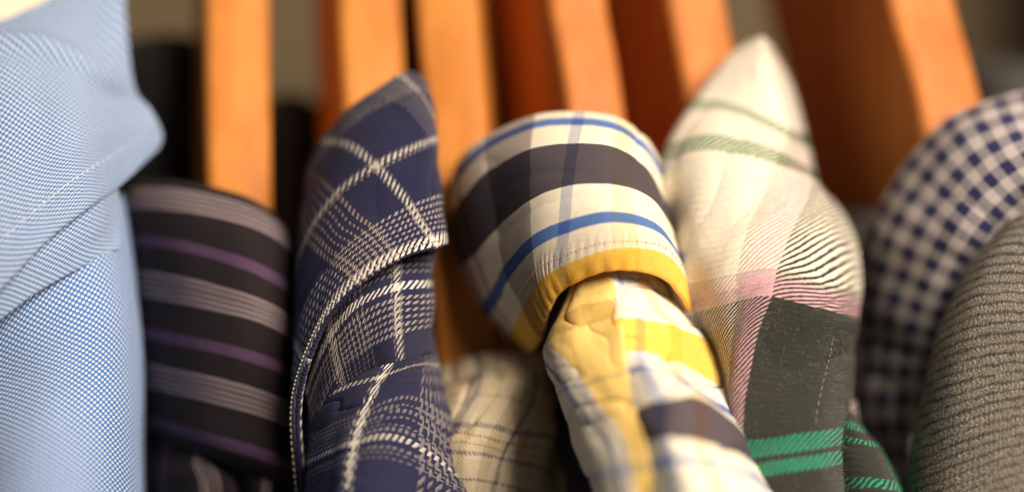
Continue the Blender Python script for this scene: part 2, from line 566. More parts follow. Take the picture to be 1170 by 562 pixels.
def vst(y): return y - 221 + 105
pk = Patch([
    [(132, 214, 4.6), (150, 206, 3.4), (200, 207, 2.6), (250, 216, 2.3), (290, 230, 2.3), (318, 252, 2.7), (332, 280, 3.4)],
    [(134, 245, 4.2), (152, 238, 2.9), (200, 241, 1.9), (250, 250, 1.5), (292, 263, 1.5), (325, 284, 2.0), (340, 318, 3.0)],
    [(136, 300, 4.2), (154, 286, 2.8), (200, 290, 1.7), (250, 303, 1.3), (292, 319, 1.2), (328, 342, 1.7), (345, 375, 2.8)],
    [(140, 350, 4.2), (158, 338, 2.8), (205, 345, 1.7), (250, 355, 1.2), (295, 367, 1.1), (331, 387, 1.6), (348, 412, 2.8)],
    [(143, 405, 4.2), (162, 393, 2.8), (207, 401, 1.7), (250, 410, 1.2), (295, 423, 1.1), (334, 442, 1.6), (350, 467, 2.8)],
    [(150, 455, 4.2), (170, 443, 2.8), (210, 451, 1.8), (250, 461, 1.3), (296, 474, 1.2), (336, 493, 1.7), (352, 515, 2.8)],
    [(160, 505, 4.2), (178, 490, 3.0), (214, 500, 2.0), (250, 512, 1.5), (298, 526, 1.4), (338, 545, 1.8), (354, 565, 2.8)],
    [(172, 560, 4.4), (190, 530, 3.6), (220, 528, 3.0), (252, 540, 2.6), (300, 556, 2.4), (340, 575, 2.6), (356, 590, 3.2)]],
    [0, 30, 85, 135, 180, 220, 260], [vst(206), vst(250), vst(303), vst(355), vst(410), vst(461), vst(512), vst(545)], wr=0.4, wl=80, seed=12)
pk.mesh('collar', m_str, black, thick=1.0)
pk2 = Patch([
    [(165, 500, 3.4), (205, 505, 2.6), (228, 512, 2.2), (246, 516, 2.5), (270, 520, 2.5), (300, 530, 2.4), (345, 545, 2.4)],
    [(168, 540, 3.2), (200, 540, 2.2), (224, 530, 1.8), (242, 530, 1.9), (264, 538, 2.3), (300, 546, 1.8), (348, 565, 2.0)],
    [(172, 580, 3.2), (200, 570, 2.2), (232, 560, 1.6), (254, 558, 1.8), (276, 560, 2.2), (300, 572, 1.7), (348, 590, 2.0)],
    [(176, 680, 3.2), (204, 670, 2.2), (238, 660, 1.5), (256, 660, 2.5), (272, 660, 2.2), (305, 665, 1.7), (348, 680, 2.0)]],
    [0, 35, 60, 85, 110, 150, 205], [0, 30, 60, 150], wr=0.4, wl=50, seed=14)
m_str2 = cloth('striped_black_front', (BK, [(58, 60, GR), (63, 65, GR), (68, 70, GR), (73, 75, GR), (78, 80, GR), (92, 97, PU), (20, 26, PU), (150, 154, GR), (157, 160, GR)], 0, 300),
               (BK, [], 0, 1000), 'plain', 1.6, 1.6, bump=0.25, sheen=0.02, wob=0.4, fleck=0.25)
pk2.mesh('front', m_str2, black, thick=0.9)

# ================================================================== navy plaid shirt
NV = (0.015, 0.016, 0.052); LT = (0.48, 0.435, 0.38); MG = (0.17, 0.15, 0.155); BR = (0.24, 0.18, 0.15)
def lines(a, b, step, w, c): 
    out = []; x = a
    while x < b: out.append((x, x + w, c)); x += step
    return out
navy = thing('navy_plaid_shirt', 'navy shirt with white and grey plaid lines and a pointed collar', 'shirt', W(430, 620, 1))
cB = [1.0, 2.1, 3.0, 3.65, 4.2, 4.8]
rowsN = [
    [(346, 330, 3.4), (352, 205, 2.9), (367, 163, 2.5), (396, 129, 2.2), (430, 103, 2.1), (464, 82, 2.1), (484, 91, 2.4), (487, 97, 3.2)],
    [(340, 385, 2.8), (345, 260, 2.2), (362, 210, 1.7), (395, 171, 1.3), (435, 145, 1.2), (472, 128, 1.3), (491, 125, 1.7), (494, 126, 2.7)],
    [(338, 425, 2.3), (340, 328, 1.6), (352, 278, 1.1), (385, 225, 0.8), (430, 192, 0.6), (470, 172, 0.8), (495, 162, 1.2), (498, 162, 2.3)],
    [(337, 465, 1.8), (339, 385, 1.1), (352, 328, 0.7), (382, 280, 0.4), (428, 240, 0.3), (470, 216, 0.5), (497, 204, 0.9), (500, 203, 2.0)],
    [(338, 505, 1.4), (338, 430, 0.7), (352, 372, 0.3), (382, 317, 0.05), (426, 278, 0.0), (470, 256, 0.2), (500, 245, 0.6), (504, 244, 1.6)],
    [(346, 580, 1.0), (337, 478, 0.4), (350, 418, 0.0), (376, 363, -0.2), (418, 321, -0.3), (462, 295, -0.1), (505, 282, 0.3), (509, 281, 1.4)]]
cBs = [c + 1 for c in cB]
VN = [0, 45, 92, 140, 182, 222]
pn = Patch(rowsN, None, VN, ufun=lambda i, j: 300 + (j - cBs[i]) * 46.0, wr=0.35, wl=70, seed=21)
warpN = (NV, [(294, 296, MG), (297, 303.5, LT), (304.5, 307, MG)] + lines(208, 258, 7.4, 3.4, BR) + [(414, 417, MG), (418, 425, LT), (426, 428, MG)] + lines(380, 410, 5, 3, MG)
         + [(122, 129, LT)], 0, 600)
weftN = (NV, lines(0, 24, 5.2, 3.2, MG) + [(83, 85, MG), (86, 93, LT), (95, 97, MG)] + lines(160, 206, 7.2, 3.6, (0.30, 0.27, 0.25)) + [(207, 219, (0.68, 0.64, 0.57)), (225, 230, LT)], -20, 300)
m_nav = cloth('navy_twill', warpN, weftN, 'twill', 7.4, 7.4, slant=1.0, bump=0.9, sheen=0.06, wob=0.5, fleck=0.3, duty=0.52)
cn = pn.mesh('collar', m_nav, navy, thick=1.1, extra=creases(.4, 70, 40, 5, 2))
# band under the collar
pn2 = Patch([
    [(350, 420, 1.2), (372, 355, 0.8), (405, 315, 0.6), (450, 293, 0.6), (490, 285, 1.2), (496, 283, 2.4)],
    [(352, 450, 0.8), (376, 386, 0.3), (406, 350, 0.1), (450, 329, 0.1), (487, 323, 0.8), (490, 322, 2.4)],
    [(354, 475, 0.8), (381, 412, 0.2), (412, 376, -0.1), (450, 354, -0.1), (490, 348, 0.7), (492, 347, 2.4)],
    [(356, 500, 0.8), (386, 432, 0.2), (418, 402, -0.1), (452, 386, -0.1), (487, 375, 0.7), (489, 374, 2.4)],
    [(358, 520, 0.9), (389, 446, 0.3), (422, 424, 0.1), (454, 414, 0.1), (490, 404, 0.8), (496, 402, 2.4)]],
    [0, 62, 115, 165, 205, 235], [0, 36, 62, 92, 120], wr=0.5, wl=40, seed=23)
warpN2 = (NV, [(160, 162, MG), (163, 170, LT), (171, 173, MG), (60, 62, LT), (64, 76, (0.55, 0.48, 0.42)), (79, 82, LT)] + lines(84, 130, 8, 3, MG), 0, 300)
weftN2 = (NV, lines(0, 28, 7, 3.5, MG) + [(33, 42, (0.7, 0.66, 0.58))] + lines(49, 92, 7.2, 3.6, (0.33, 0.29, 0.27)), 0, 200)
pn2.mesh('collar_stand', cloth('navy_twill_stand', warpN2, weftN2, 'twill', 7, 7, bump=0.9, sheen=0.06, fleck=0.3), navy, thick=1.0)
pn3 = Patch([
    [(345, 430, 1.6), (372, 432, 0.6), (408, 421, 0.3), (449, 411, 0.1), (478, 404, 0.5), (496, 398, 1.8)],
    [(346, 485, 1.4), (368, 480, 0.4), (390, 470, -0.1), (421, 458, -0.4), (468, 436, 0.1), (508, 450, 1.3)],
    [(348, 530, 1.3), (362, 523, 0.2), (382, 514, -0.4), (405, 506, -0.8), (458, 501, -0.6), (536, 552, 0.9)],
    [(348, 590, 1.2), (358, 585, 0.1), (375, 580, -0.8), (396, 575, -1.3), (450, 580, -1.3), (556, 612, 0.6)],
    [(348, 700, 1.2), (356, 695, 0.1), (370, 690, -1.0), (390, 685, -1.8), (446, 690, -1.8), (556, 720, 0.6)]],
    [0, 25, 60, 100, 155, 220], [0, 48, 100, 175, 280], wr=0.45, wl=60, seed=25)
warpN3 = (NV, [(91, 93, LT), (95.5, 105, (0.78, 0.72, 0.62)), (107, 109, LT)] + lines(170, 215, 7, 3.6, MG), 0, 400)
weftN3 = (NV, [(18, 23, LT)] + lines(62, 94, 6, 2.6, MG) + [(98, 104, LT)] + lines(110, 125, 6, 2.6, MG) + lines(200, 240, 6, 3, MG), 0, 400)
pn3.mesh('front', extra=creases(.6, 50, 20, 8), mat=cloth('navy_twill_front', warpN3, weftN3, 'twill', 6.6, 6.6, slant=0.5, bump=0.9, sheen=0.06, fleck=0.3), parent=navy, thick=1.0)
thread_n = plain_mat('thread_light', (0.62, 0.55, 0.46), 0.6)
stitches(pn, [(4.88, 0.1), (4.86, 1), (4.85, 2), (4.84, 3), (4.83, 4), (4.82, 5), (4.82, 5.9)], thread_n, cn, 74, off=0.0008, rad=0.00011)

# ================================================================== beige tattersall shirt
beige = thing('beige_tattersall_shirt', 'beige shirt with thin navy window check low between the navy and yellow shirts', 'shirt', W(580, 620, 3))
pt = Patch([
    [(480, 440, 3.6), (505, 418, 3.0), (545, 403, 2.6), (580, 400, 2.4), (610, 402, 2.6), (630, 412, 3.2), (640, 424, 4.2)],
    [(478, 470, 2.8), (498, 462, 2.0), (546, 442, 1.4), (578, 440, 1.3), (608, 452, 1.5), (631, 460, 2.2), (640, 470, 3.8)],
    [(475, 510, 2.2), (492, 498, 1.4), (522, 486, 0.9), (553, 488, 0.7), (584, 496, 0.9), (621, 500, 1.7), (636, 510, 3.4)],
    [(470, 560, 2.0), (486, 545, 1.2), (512, 530, 0.8), (538, 530, 0.6), (568, 534, 0.8), (610, 545, 1.6), (632, 555, 3.2)],
    [(465, 680, 2.0), (476, 660, 1.2), (498, 650, 0.8), (520, 650, 0.6), (548, 652, 0.8), (590, 660, 1.6), (620, 670, 3.2)]],
    [0, 30, 70, 100, 135, 170, 200], [0, 42, 90, 135, 250], wr=1.3, wl=42, wr2=.12, seed=31)
BG = (0.62, 0.52, 0.36); NB = (0.10, 0.10, 0.17); RD = (0.36, 0.14, 0.08); GO = (0.38, 0.33, 0.18)
tw = (BG, [(67, 72, NB), (132, 138, NB), (177, 182, NB), (84, 92, GO), (110, 124, GO), (148, 150, RD), (158, 160, RD), (40, 54, (0.45, 0.31, 0.20))], 0, 400)
tv = (BG, [(52, 55, GO), (84, 90, NB), (100, 102, RD), (110, 112, RD), (120, 124, NB), (20, 34, GO), (150, 153, NB)], 0, 400)
m_bei = cloth('tattersall', tw, tv, 'twill', 4.4, 4.4, slant=-1, bump=0.6, sheen=0.05, fleck=0.2, wob=0.8)
pt.mesh('collar', m_bei, beige, thick=1.0, extra=creases(1.2, 26, 60, 9))
pt2 = Patch([
    [(618, 470, 4.4), (632, 480, 3.4), (650, 495, 3.0), (672, 530, 3.6)],
    [(618, 530, 4.0), (632, 530, 3.0), (652, 535, 2.6), (676, 560, 3.4)],
    [(618, 640, 4.0), (634, 640, 3.0), (656, 640, 2.6), (682, 650, 3.4)]],
    [20, 55, 90, 130], [60, 122, 240], wr=0.5, wl=50, seed=33)
pt2.mesh('front', m_bei, beige, thick=1.0)

# ================================================================== yellow plaid shirt
YL = (0.86, 0.50, 0.06); ND = (0.030, 0.022, 0.042); BS = (0.05, 0.14, 0.42); GY = (0.30, 0.255, 0.235); CW = (0.80, 0.73, 0.58)
yel = thing('yellow_plaid_shirt', 'cream shirt with yellow, navy and blue plaid bands and a rolled collar', 'shirt', W(700, 620, 0))
rowsY = [
    [(524, 190, 4.6), (514, 212, 3.6), (526, 181, 2.8), (555, 157, 2.2), (612, 134, 1.7), (662, 130, 1.5), (706, 137, 1.6), (736, 160, 2.0), (754, 192, 2.9), (758, 200, 4.2)],
    [(520, 245, 4.4), (513, 250, 3.2), (530, 228, 2.0), (558, 197, 1.3), (607, 173, 0.6), (655, 167, 0.3), (700, 171, 0.3), (736, 195, 0.8), (762, 243, 2.2), (767, 250, 3.8)],
    [(540, 305, 4.2), (530, 303, 2.9), (546, 288, 1.7), (569, 260, 0.9), (607, 230, 0.1), (648, 213, -0.3), (700, 212, -0.4), (742, 229, 0.1), (770, 272, 1.7), (775, 280, 3.6)],
    [(565, 360, 4.0), (556, 355, 2.7), (566, 340, 1.6), (580, 312, 0.8), (609, 278, 0.0), (645, 260, -0.4), (700, 248, -0.6), (748, 262, -0.1), (780, 305, 1.4), (786, 314, 3.4)],
    [(588, 388, 3.9), (580, 380, 2.6), (587, 372, 1.6), (598, 350, 0.9), (615, 322, 0.2), (641, 302, -0.2), (700, 282, -0.5), (758, 290, 0.0), (792, 338, 1.3), (798, 348, 3.2)],
    [(612, 410, 3.8), (604, 404, 2.6), (610, 400, 1.7), (617, 386, 1.1), (627, 357, 0.5), (648, 329, 0.1), (700, 309, -0.3), (760, 321, 0.1), (799, 372, 1.2), (805, 384, 3.0)]]
py_ = Patch(rowsY, [0, 30, 70, 112, 165, 215, 265, 315, 370, 400], [0, 37, 82, 122, 152, 180], wr=0.3, wl=80, seed=41)
wpY = (CW, [(62, 68, (0.26, 0.3, 0.42)), (112, 165, GY), (208, 222, (0.40, 0.41, 0.47)), (262, 288, (0.80, 0.67, 0.42)), (30, 52, GY)], 0, 600)
wfY = (CW, [(8, 17, BS), (37, 82, ND), (116, 127, BS), (152, 181, YL)], -30, 400)
m_yel = cloth('yellow_plaid', wpY, wfY, 'plain', 1.15, 2.4, bump=0.45, sheen=0.03, fleck=0.14, wob=0.25, over=True)



cy = py_.mesh('collar', m_yel, yel, thick=1.1, extra=both(creases(.35, 90, 40, 4), pucker(146, .10, 8, 8), pucker(172, .12, 17, 10)))
thread_y = plain_mat('thread_cream', (0.55, 0.42, 0.30), 0.6)
stitches(py_, [(3.75, 1), (3.72, 2), (3.7, 3), (3.7, 4), (3.72, 5), (3.75, 6), (3.76, 7), (3.8, 8)], thread_y, cy, 84, rad=0.00008, off=0.00062)
# inside face of the collar, navy
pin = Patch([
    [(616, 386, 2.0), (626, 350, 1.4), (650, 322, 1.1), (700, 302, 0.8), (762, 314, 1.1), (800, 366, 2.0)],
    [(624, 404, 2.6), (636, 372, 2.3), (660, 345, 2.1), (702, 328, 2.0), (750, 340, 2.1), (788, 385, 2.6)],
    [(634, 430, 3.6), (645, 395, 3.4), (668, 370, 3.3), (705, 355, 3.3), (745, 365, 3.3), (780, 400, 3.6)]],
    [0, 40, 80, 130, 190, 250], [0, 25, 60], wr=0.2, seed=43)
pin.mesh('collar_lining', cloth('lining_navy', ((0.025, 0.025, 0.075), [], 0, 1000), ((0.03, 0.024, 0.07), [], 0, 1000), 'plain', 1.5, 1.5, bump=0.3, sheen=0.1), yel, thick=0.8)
# front, right half of the placket
pr = Patch([
    [(678, 326, 0.6), (686, 303, 0.3), (706, 300, 0.4), (732, 308, 0.8), (760, 330, 1.3), (794, 360, 1.9)],
    [(700, 345, 0.0), (704, 342, -0.35), (722, 340, -0.3), (748, 344, 0.1), (777, 360, 0.8), (810, 382, 1.4)],
    [(699, 372, -0.6), (706, 368, -0.9), (740, 369, -0.8), (772, 375, -0.4), (798, 388, 0.4), (822, 402, 1.0)],
    [(702, 396, -1.0), (709, 391, -1.3), (742, 401, -1.3), (777, 411, -1.0), (808, 426, -0.2), (840, 442, 0.6)],
    [(706, 432, -1.5), (713, 426, -1.8), (744, 417, -2.0), (778, 432, -1.8), (812, 458, -1.0), (853, 482, 0.0)],
    [(718, 472, -2.0), (727, 467, -2.3), (766, 457, -2.7), (804, 458, -2.4), (834, 484, -1.6), (858, 516, 0.0)],
    [(726, 508, -2.4), (734, 502, -2.7), (768, 499, -3.2), (802, 505, -3.0), (842, 520, -2.2), (866, 540, -0.5)],
    [(740, 580, -3.0), (748, 575, -3.3), (785, 560, -3.9), (825, 562, -3.8), (868, 580, -3.0), (900, 600, -1.2)],
    [(760, 700, -3.6), (768, 695, -4.0), (810, 680, -4.6), (850, 680, -4.6), (900, 700, -3.8), (940, 720, -2.0)]],
    [-8, 0, 36, 74, 112, 150], [0, 26, 52, 80, 110, 150, 186, 250, 370], wr=0.9, wl=42, wr2=.1, seed=45)
wpR = (CW, [(18, 30, (0.42, 0.47, 0.60)), (60, 76, (0.82, 0.62, 0.36)), (118, 128, (0.5, 0.55, 0.65)), (-8, -1, YL)], -60, 400)
wfR = (CW, [(10, 13, (0.45, 0.48, 0.6)), (50, 84, YL), (108, 113, (0.12, 0.17, 0.36)), (150, 186, (0.045, 0.03, 0.05)), (208, 218, (0.22, 0.28, 0.46)), (270, 300, YL)], -30, 500)
m_yr = cloth('yellow_plaid_front', wpR, wfR, 'plain', 1.5, 1.5, bump=0.3, sheen=0.03, fleck=0.12, wob=1.4, over=True)

pr.mesh('front', m_yr, yel, thick=1.0, extra=creases(1.0, 70, 26, 15))
plf = Patch([
    [(634, 372, 1.43), (648, 345, 0.79), (658, 320, 0.46), (672, 310, 0.34), (692, 304, 0.18)],
    [(628, 390, 0.89), (636, 372, 0.19), (655, 358, -0.10), (680, 350, -0.26), (710, 342, -0.42)],
    [(624, 402, 0.56), (632, 392, -0.23), (655, 384, -0.67), (682, 376, -0.73), (712, 368, -0.97)],
    [(630, 425, 0.22), (636, 414, -0.59), (660, 408, -1.02), (686, 400, -1.19), (715, 392, -1.37)],
    [(640, 450, -0.15), (648, 444, -1.04), (670, 440, -1.48), (692, 432, -1.69), (719, 427, -1.87)],
    [(652, 490, -0.53), (662, 480, -1.49), (684, 476, -1.93), (708, 471, -2.19), (733, 468, -2.37)],
    [(664, 525, -0.87), (673, 517, -1.83), (696, 512, -2.33), (717, 507, -2.54), (740, 503, -2.77)],
    [(686, 590, -1.28), (694, 584, -2.38), (714, 582, -2.93), (733, 580, -3.19), (754, 577, -3.37)],
    [(706, 710, -1.92), (715, 704, -3.04), (736, 702, -3.59), (754, 700, -3.83), (774, 697, -4.07)]],
    None, [0, 28, 52, 80, 110, 150, 186, 250, 370],
    ufun=lambda i, j: [0, 16, 42, 68, 92][j] - [-16, -14, -14, 0, 12, 22, 38, 36, 36][i], wr=0.6, wl=40, wr2=.06, seed=47)
wpL = (CW, [(5, 10, (0.14, 0.2, 0.36)), (16, 27, (0.60, 0.54, 0.46)), (30, 140, (0.88, 0.58, 0.11))], -30, 400)
wfL = (CW, [(0, 18, (0.66, 0.62, 0.52)), (24, 46, (0.60, 0.52, 0.36)), (108, 112, (0.5, 0.5, 0.55)), (206, 216, (0.55, 0.55, 0.58))], -30, 500)
m_ylf = cloth('yellow_plaid_edge', wpL, wfL, 'plain', 1.5, 1.5, bump=0.3, sheen=0.03, fleck=0.12, wob=1.6, over=True)

plf.mesh('button_band', m_ylf, yel, thick=1.0, extra=creases(1.1, 40, 24, 16))
# dark lower back of the yellow shirt
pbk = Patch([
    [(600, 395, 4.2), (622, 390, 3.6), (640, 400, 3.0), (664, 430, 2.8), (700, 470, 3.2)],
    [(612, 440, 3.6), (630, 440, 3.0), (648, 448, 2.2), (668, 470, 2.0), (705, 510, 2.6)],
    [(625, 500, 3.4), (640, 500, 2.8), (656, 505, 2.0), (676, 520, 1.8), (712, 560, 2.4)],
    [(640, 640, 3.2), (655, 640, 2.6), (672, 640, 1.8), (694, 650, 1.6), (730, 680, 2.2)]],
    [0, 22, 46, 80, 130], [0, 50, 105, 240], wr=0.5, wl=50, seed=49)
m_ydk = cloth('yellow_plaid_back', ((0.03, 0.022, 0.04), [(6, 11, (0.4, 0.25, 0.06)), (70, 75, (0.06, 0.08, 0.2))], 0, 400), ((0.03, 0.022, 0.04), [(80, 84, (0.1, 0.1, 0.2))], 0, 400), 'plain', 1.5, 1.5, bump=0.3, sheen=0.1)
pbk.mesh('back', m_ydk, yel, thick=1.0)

# ================================================================== cream and green flannel shirt
FC = (0.78, 0.71, 0.57); FP = (0.62, 0.36, 0.40); FD = (0.024, 0.026, 0.019); FG = (0.0, 0.13, 0.03); FT = (0.014, 0.27, 0.155)
fl = thing('cream_green_flannel_shirt', 'brushed plaid shirt in cream, pink, charcoal and green with a tall pointed collar', 'shirt', W(900, 620, 1))
rowsF = [
    [(856, 54, 4.4), (859, 49, 3.8), (862, 46, 3.6), (866, 44, 3.5), (870, 44, 3.5), (874, 47, 3.6), (877, 51, 4.0), (879, 58, 4.8)],
    [(824, 80, 4.4), (826, 74, 3.4), (845, 76, 3.0), (866, 79, 2.9), (882, 84, 3.0), (892, 89, 3.3), (898, 93, 3.8), (899, 98, 4.8)],
    [(792, 130, 4.2), (792, 121, 3.0), (828, 123, 2.6), (868, 137, 2.4), (900, 154, 2.6), (914, 160, 3.2), (919, 165, 3.8), (920, 172, 5.0)],
    [(757, 195, 3.8), (761, 176, 2.4), (800, 164, 1.7), (850, 169, 1.5), (887, 181, 1.7), (925, 198, 2.4), (931, 205, 3.2), (933, 214, 4.8)],
    [(752, 240, 3.4), (757, 235, 2.0), (795, 222, 1.1), (838, 222, 0.8), (869, 228, 0.9), (921, 228, 1.3), (945, 230, 1.9), (960, 244, 3.6)],
    [(740, 300, 2.2), (768, 295, 1.6), (795, 282, 0.6), (828, 276, 0.3), (852, 268, 0.3), (903, 266, 0.5), (950, 268, 1.0), (979, 284, 2.8)],
    [(745, 335, 2.0), (768, 328, 1.0), (798, 322, 0.6), (820, 318, 0.2), (841, 313, 0.1), (888, 308, 0.15), (948, 328, 0.5), (982, 334, 2.4)],
    [(750, 370, 1.9), (776, 362, 1.0), (800, 354, 0.7), (822, 348, 0.2), (843, 342, 0.0), (882, 337, -0.1), (944, 354, 0.2), (976, 362, 2.2)],
    [(765, 425, 1.8), (792, 415, .9), (816, 408, 0.8), (828, 403, 0.2), (838, 400, -0.1), (862, 396, -0.3), (941, 414, 0.0), (974, 420, 2.0)],
    [(785, 510, 1.6), (808, 508, .8), (828, 506, 0.7), (834, 504, 0.1), (840, 502, -0.4), (850, 500, -0.8), (936, 488, -0.6), (972, 480, 1.6)],
    [(840, 600, 2.2), (848, 600, 1.2), (855, 600, 0.5), (862, 600, -0.1), (870, 600, -0.7), (880, 600, -1.3), (950, 590, -1.3), (975, 585, 1.0)],
    [(850, 700, 2.0), (858, 700, 1.0), (865, 700, 0.3), (872, 700, -0.3), (880, 700, -1.0), (890, 700, -1.8), (960, 690, -1.8), (980, 685, 0.6)]]
UF = [-20, 0, 40, 82, 108, 150, 180, 196]
VF = [0, 36, 78, 122, 168, 214, 250, 284, 345, 432, 525, 620]
pf = Patch(rowsF, None, VF, ufun=lambda i, j: UF[j] if i < 8 or j < 6 else UF[j] + (45, 55)[j - 6], wr=0.45, wl=60, seed=51)
wpF = (FC, [(108, 119, (0.48, 0.38, 0.32)), (119, 150, FP), (150, 300, FD)], -60, 500)
wfF = (FC, [(72, 84, FG), (115, 131, FG), (250, 258, (0.50, 0.42, 0.36)), (258, 285, FP), (285, 433, FD), (433, 453, FT), (453, 460, FD), (460, 474, FT), (474, 640, FD)], -20, 700)
m_fl = cloth('flannel', wpF, wfF, 'twill', 6.2, 6.2, slant=1.0, bump=1.0, sheen=0.1, fleck=0.4, wob=0.45, fuzz=0.12, rough=0.95, soft=0.24, duty=0.57)
def fold_f(u, v):
    return 0.5 / (1 + np.exp(-(u - 178.5) / 0.6)) * np.clip((v - 190) / 60, 0, 1) * np.clip((320 - v) / 40, 0, 1)
cf = pf.mesh('collar', m_fl, fl, thick=1.4, extra=both(fold_f, creases(.5, 60, 80, 20, 2)))
fib_l = plain_mat('nap_light', (0.62, 0.57, 0.48), 0.9)
fib_d = plain_mat('nap_dark', (0.30, 0.28, 0.23), 0.9)
fibres(pf, fib_d, cf, 5000, (6.6, 10.2), (1.0, 6.9), length=0.0009, rad=0.000014, off=0.0007, seed=3)
stitches(pf, [(6.9, 6.15), (7.5, 6.1), (8.2, 6.0), (9.0, 5.9)], plain_mat('thread_olive', (0.22, 0.21, 0.13), 0.7), cf, 20, rad=0.00007, off=0.0007)
pf2 = Patch([
    [(940, 470, 3.4), (964, 462, 2.1), (975, 458, 1.6), (976, 456, 2.8)],
    [(940, 492, 2.6), (963, 482, 0.9), (978, 486, 0.8), (984, 492, 2.4)],
    [(942, 525, 2.0), (964, 512, 0.4), (998, 516, 0.2), (1010, 522, 2.0)],
    [(944, 575, 1.6), (966, 566, 0.0), (1014, 566, -0.3), (1038, 572, 1.6)],
    [(946, 700, 1.4), (970, 690, -0.5), (1040, 680, -0.8), (1075, 690, 1.2)]],
    [0, 16, 60, 95], [0, 26, 58, 112, 230], wr=0.5, wl=40, seed=55)
wpF2 = (FD, [(0, 5, FT), (12, 17, (0.12, 0.22, 0.17)), (78, 96, FT)], -30, 300)
wfF2 = (FD, [(0, 14, (0.4, 0.3, 0.28)), (24, 34, FT), (44, 52, FT), (92, 104, FT)], -30, 400)
front_f = pf2.mesh('front', cloth('flannel_front', wpF2, wfF2, 'twill', 7.6, 7.6, slant=1.0, bump=1.0, sheen=0.1, fleck=0.3, wob=1.2, fuzz=0.06, rough=0.95), fl, thick=0.8)

# ================================================================== gingham shirt
gi = thing('blue_gingham_shirt', 'navy and white gingham shirt tucked behind the grey knit sweater', 'shirt', W(1040, 620, 3))
pg = Patch([
    [(1000, 690, 5.5), (985, 580, 5.3), (972, 490, 5.1), (970, 410, 4.9), (978, 330, 4.5), (998, 252, 3.9), (1034, 187, 3.3), (1085, 133, 2.9), (1140, 109, 2.8), (1200, 98, 2.9)],
    [(1010, 690, 4.7), (998, 580, 4.5), (984, 490, 4.3), (984, 410, 4.0), (992, 335, 3.5), (1014, 262, 2.9), (1050, 200, 2.4), (1096, 150, 2.0), (1147, 128, 1.9), (1204, 118, 2.0)],
    [(1035, 690, 4.1), (1024, 580, 3.9), (1012, 490, 3.6), (1014, 412, 3.3), (1026, 345, 2.7), (1048, 280, 2.1), (1080, 226, 1.7), (1120, 184, 1.4), (1162, 160, 1.3), (1214, 148, 1.4)],
    [(1070, 690, 3.7), (1058, 580, 3.5), (1048, 490, 3.2), (1052, 415, 2.9), (1066, 358, 2.3), (1088, 302, 1.7), (1116, 256, 1.3), (1150, 220, 1.1), (1188, 198, 1.0), (1230, 186, 1.1)],
    [(1110, 690, 3.7), (1098, 580, 3.7), (1090, 490, 3.5), (1094, 425, 3.3), (1108, 372, 2.8), (1130, 322, 2.4), (1156, 282, 2.0), (1188, 252, 1.8), (1220, 234, 1.7), (1260, 222, 1.7)]],
    [0, 115, 208, 290, 372, 456, 535, 612, 672, 732], [0, 34, 78, 124, 172], wr=0.5, wl=70, seed=61)
GW = (0.50, 0.45, 0.43); GN = (0.022, 0.024, 0.085)
def ging(o, p=33): return (GW, [(o, o + p * .49, GN)], 0, p, p)
m_gi = cloth('gingham', ging(4), ging(9, 29), 'plain', 2.3, 2.3, bump=0.8, sheen=0.05, fleck=0.45, wob=0.8)
pg.mesh('collar', m_gi, gi, thick=1.2, extra=creases(.9, 60, 60, 21, 2))

# ================================================================== knit sweater
def knit_mat():
    nt = NT('knit_heather')
    uv = nt.n('ShaderNodeUVMap'); uv.uv_map = 'UVMap'
    sp = nt.n('ShaderNodeSeparateXYZ'); nt.l(uv.outputs[0], sp.inputs[0])
    u0 = E(nt, sp.outputs[0]) * 1000.0; v0 = E(nt, sp.outputs[1]) * 1000.0
    wn = nt.noise(u0, v0, 2.0, 0.06, 3.0)
    v = v0 + (wn - 0.5) * 3.0
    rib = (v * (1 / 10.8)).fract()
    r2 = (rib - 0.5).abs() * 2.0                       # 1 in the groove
    # chevron stitches leaning both ways from the middle of the rib
    st = ((u0 * (1 / 4.6)) + (rib - 0.5).abs() * 1.5 + (nt.noise(u0, v0, 8.0, 0.3, 2.0) - 0.5) * 0.9).fract()
    stt = (st - 0.5).abs() * 2.0
    fl_ = nt.noise(u0, v0, 5.0, 0.75, 4.0, 0.8)
    fl2 = nt.noise(u0, v0, 15.0, 0.35, 4.0, 0.7)
    c = nt.mix(nt.smooth(fl_, 0.40, 0.62), (0.028, 0.027, 0.025), (0.33, 0.295, 0.245))
    c = nt.mix(nt.smooth(fl2, 0.52, 0.66) * 0.6, c, (0.20, 0.17, 0.12))
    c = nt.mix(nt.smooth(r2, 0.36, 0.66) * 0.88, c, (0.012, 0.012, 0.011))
    c = nt.mix(nt.smooth(stt, 0.72, 0.98) * 0.35, c, (0.05, 0.045, 0.035))
    b = nt.n('ShaderNodeBsdfPrincipled'); nt.l(c, b.inputs['Base Color'])
    b.inputs['Roughness'].default_value = 0.95
    b.inputs['Sheen Weight'].default_value = 0.05
    bp = nt.n('ShaderNodeBump'); bp.inputs['Strength'].default_value = 1.0
    bp.inputs['Distance'].default_value = 0.0004
    nt.put(bp.inputs['Height'], (1.0 - nt.smooth(r2, 0.5, 1.0)) * 0.9 + (1.0 - stt) * 0.35 + fl_ * 0.6)
    nt.l(bp.outputs[0], b.inputs['Normal'])
    nt.l(b.outputs[0], nt.out.inputs[0])
    return nt.m


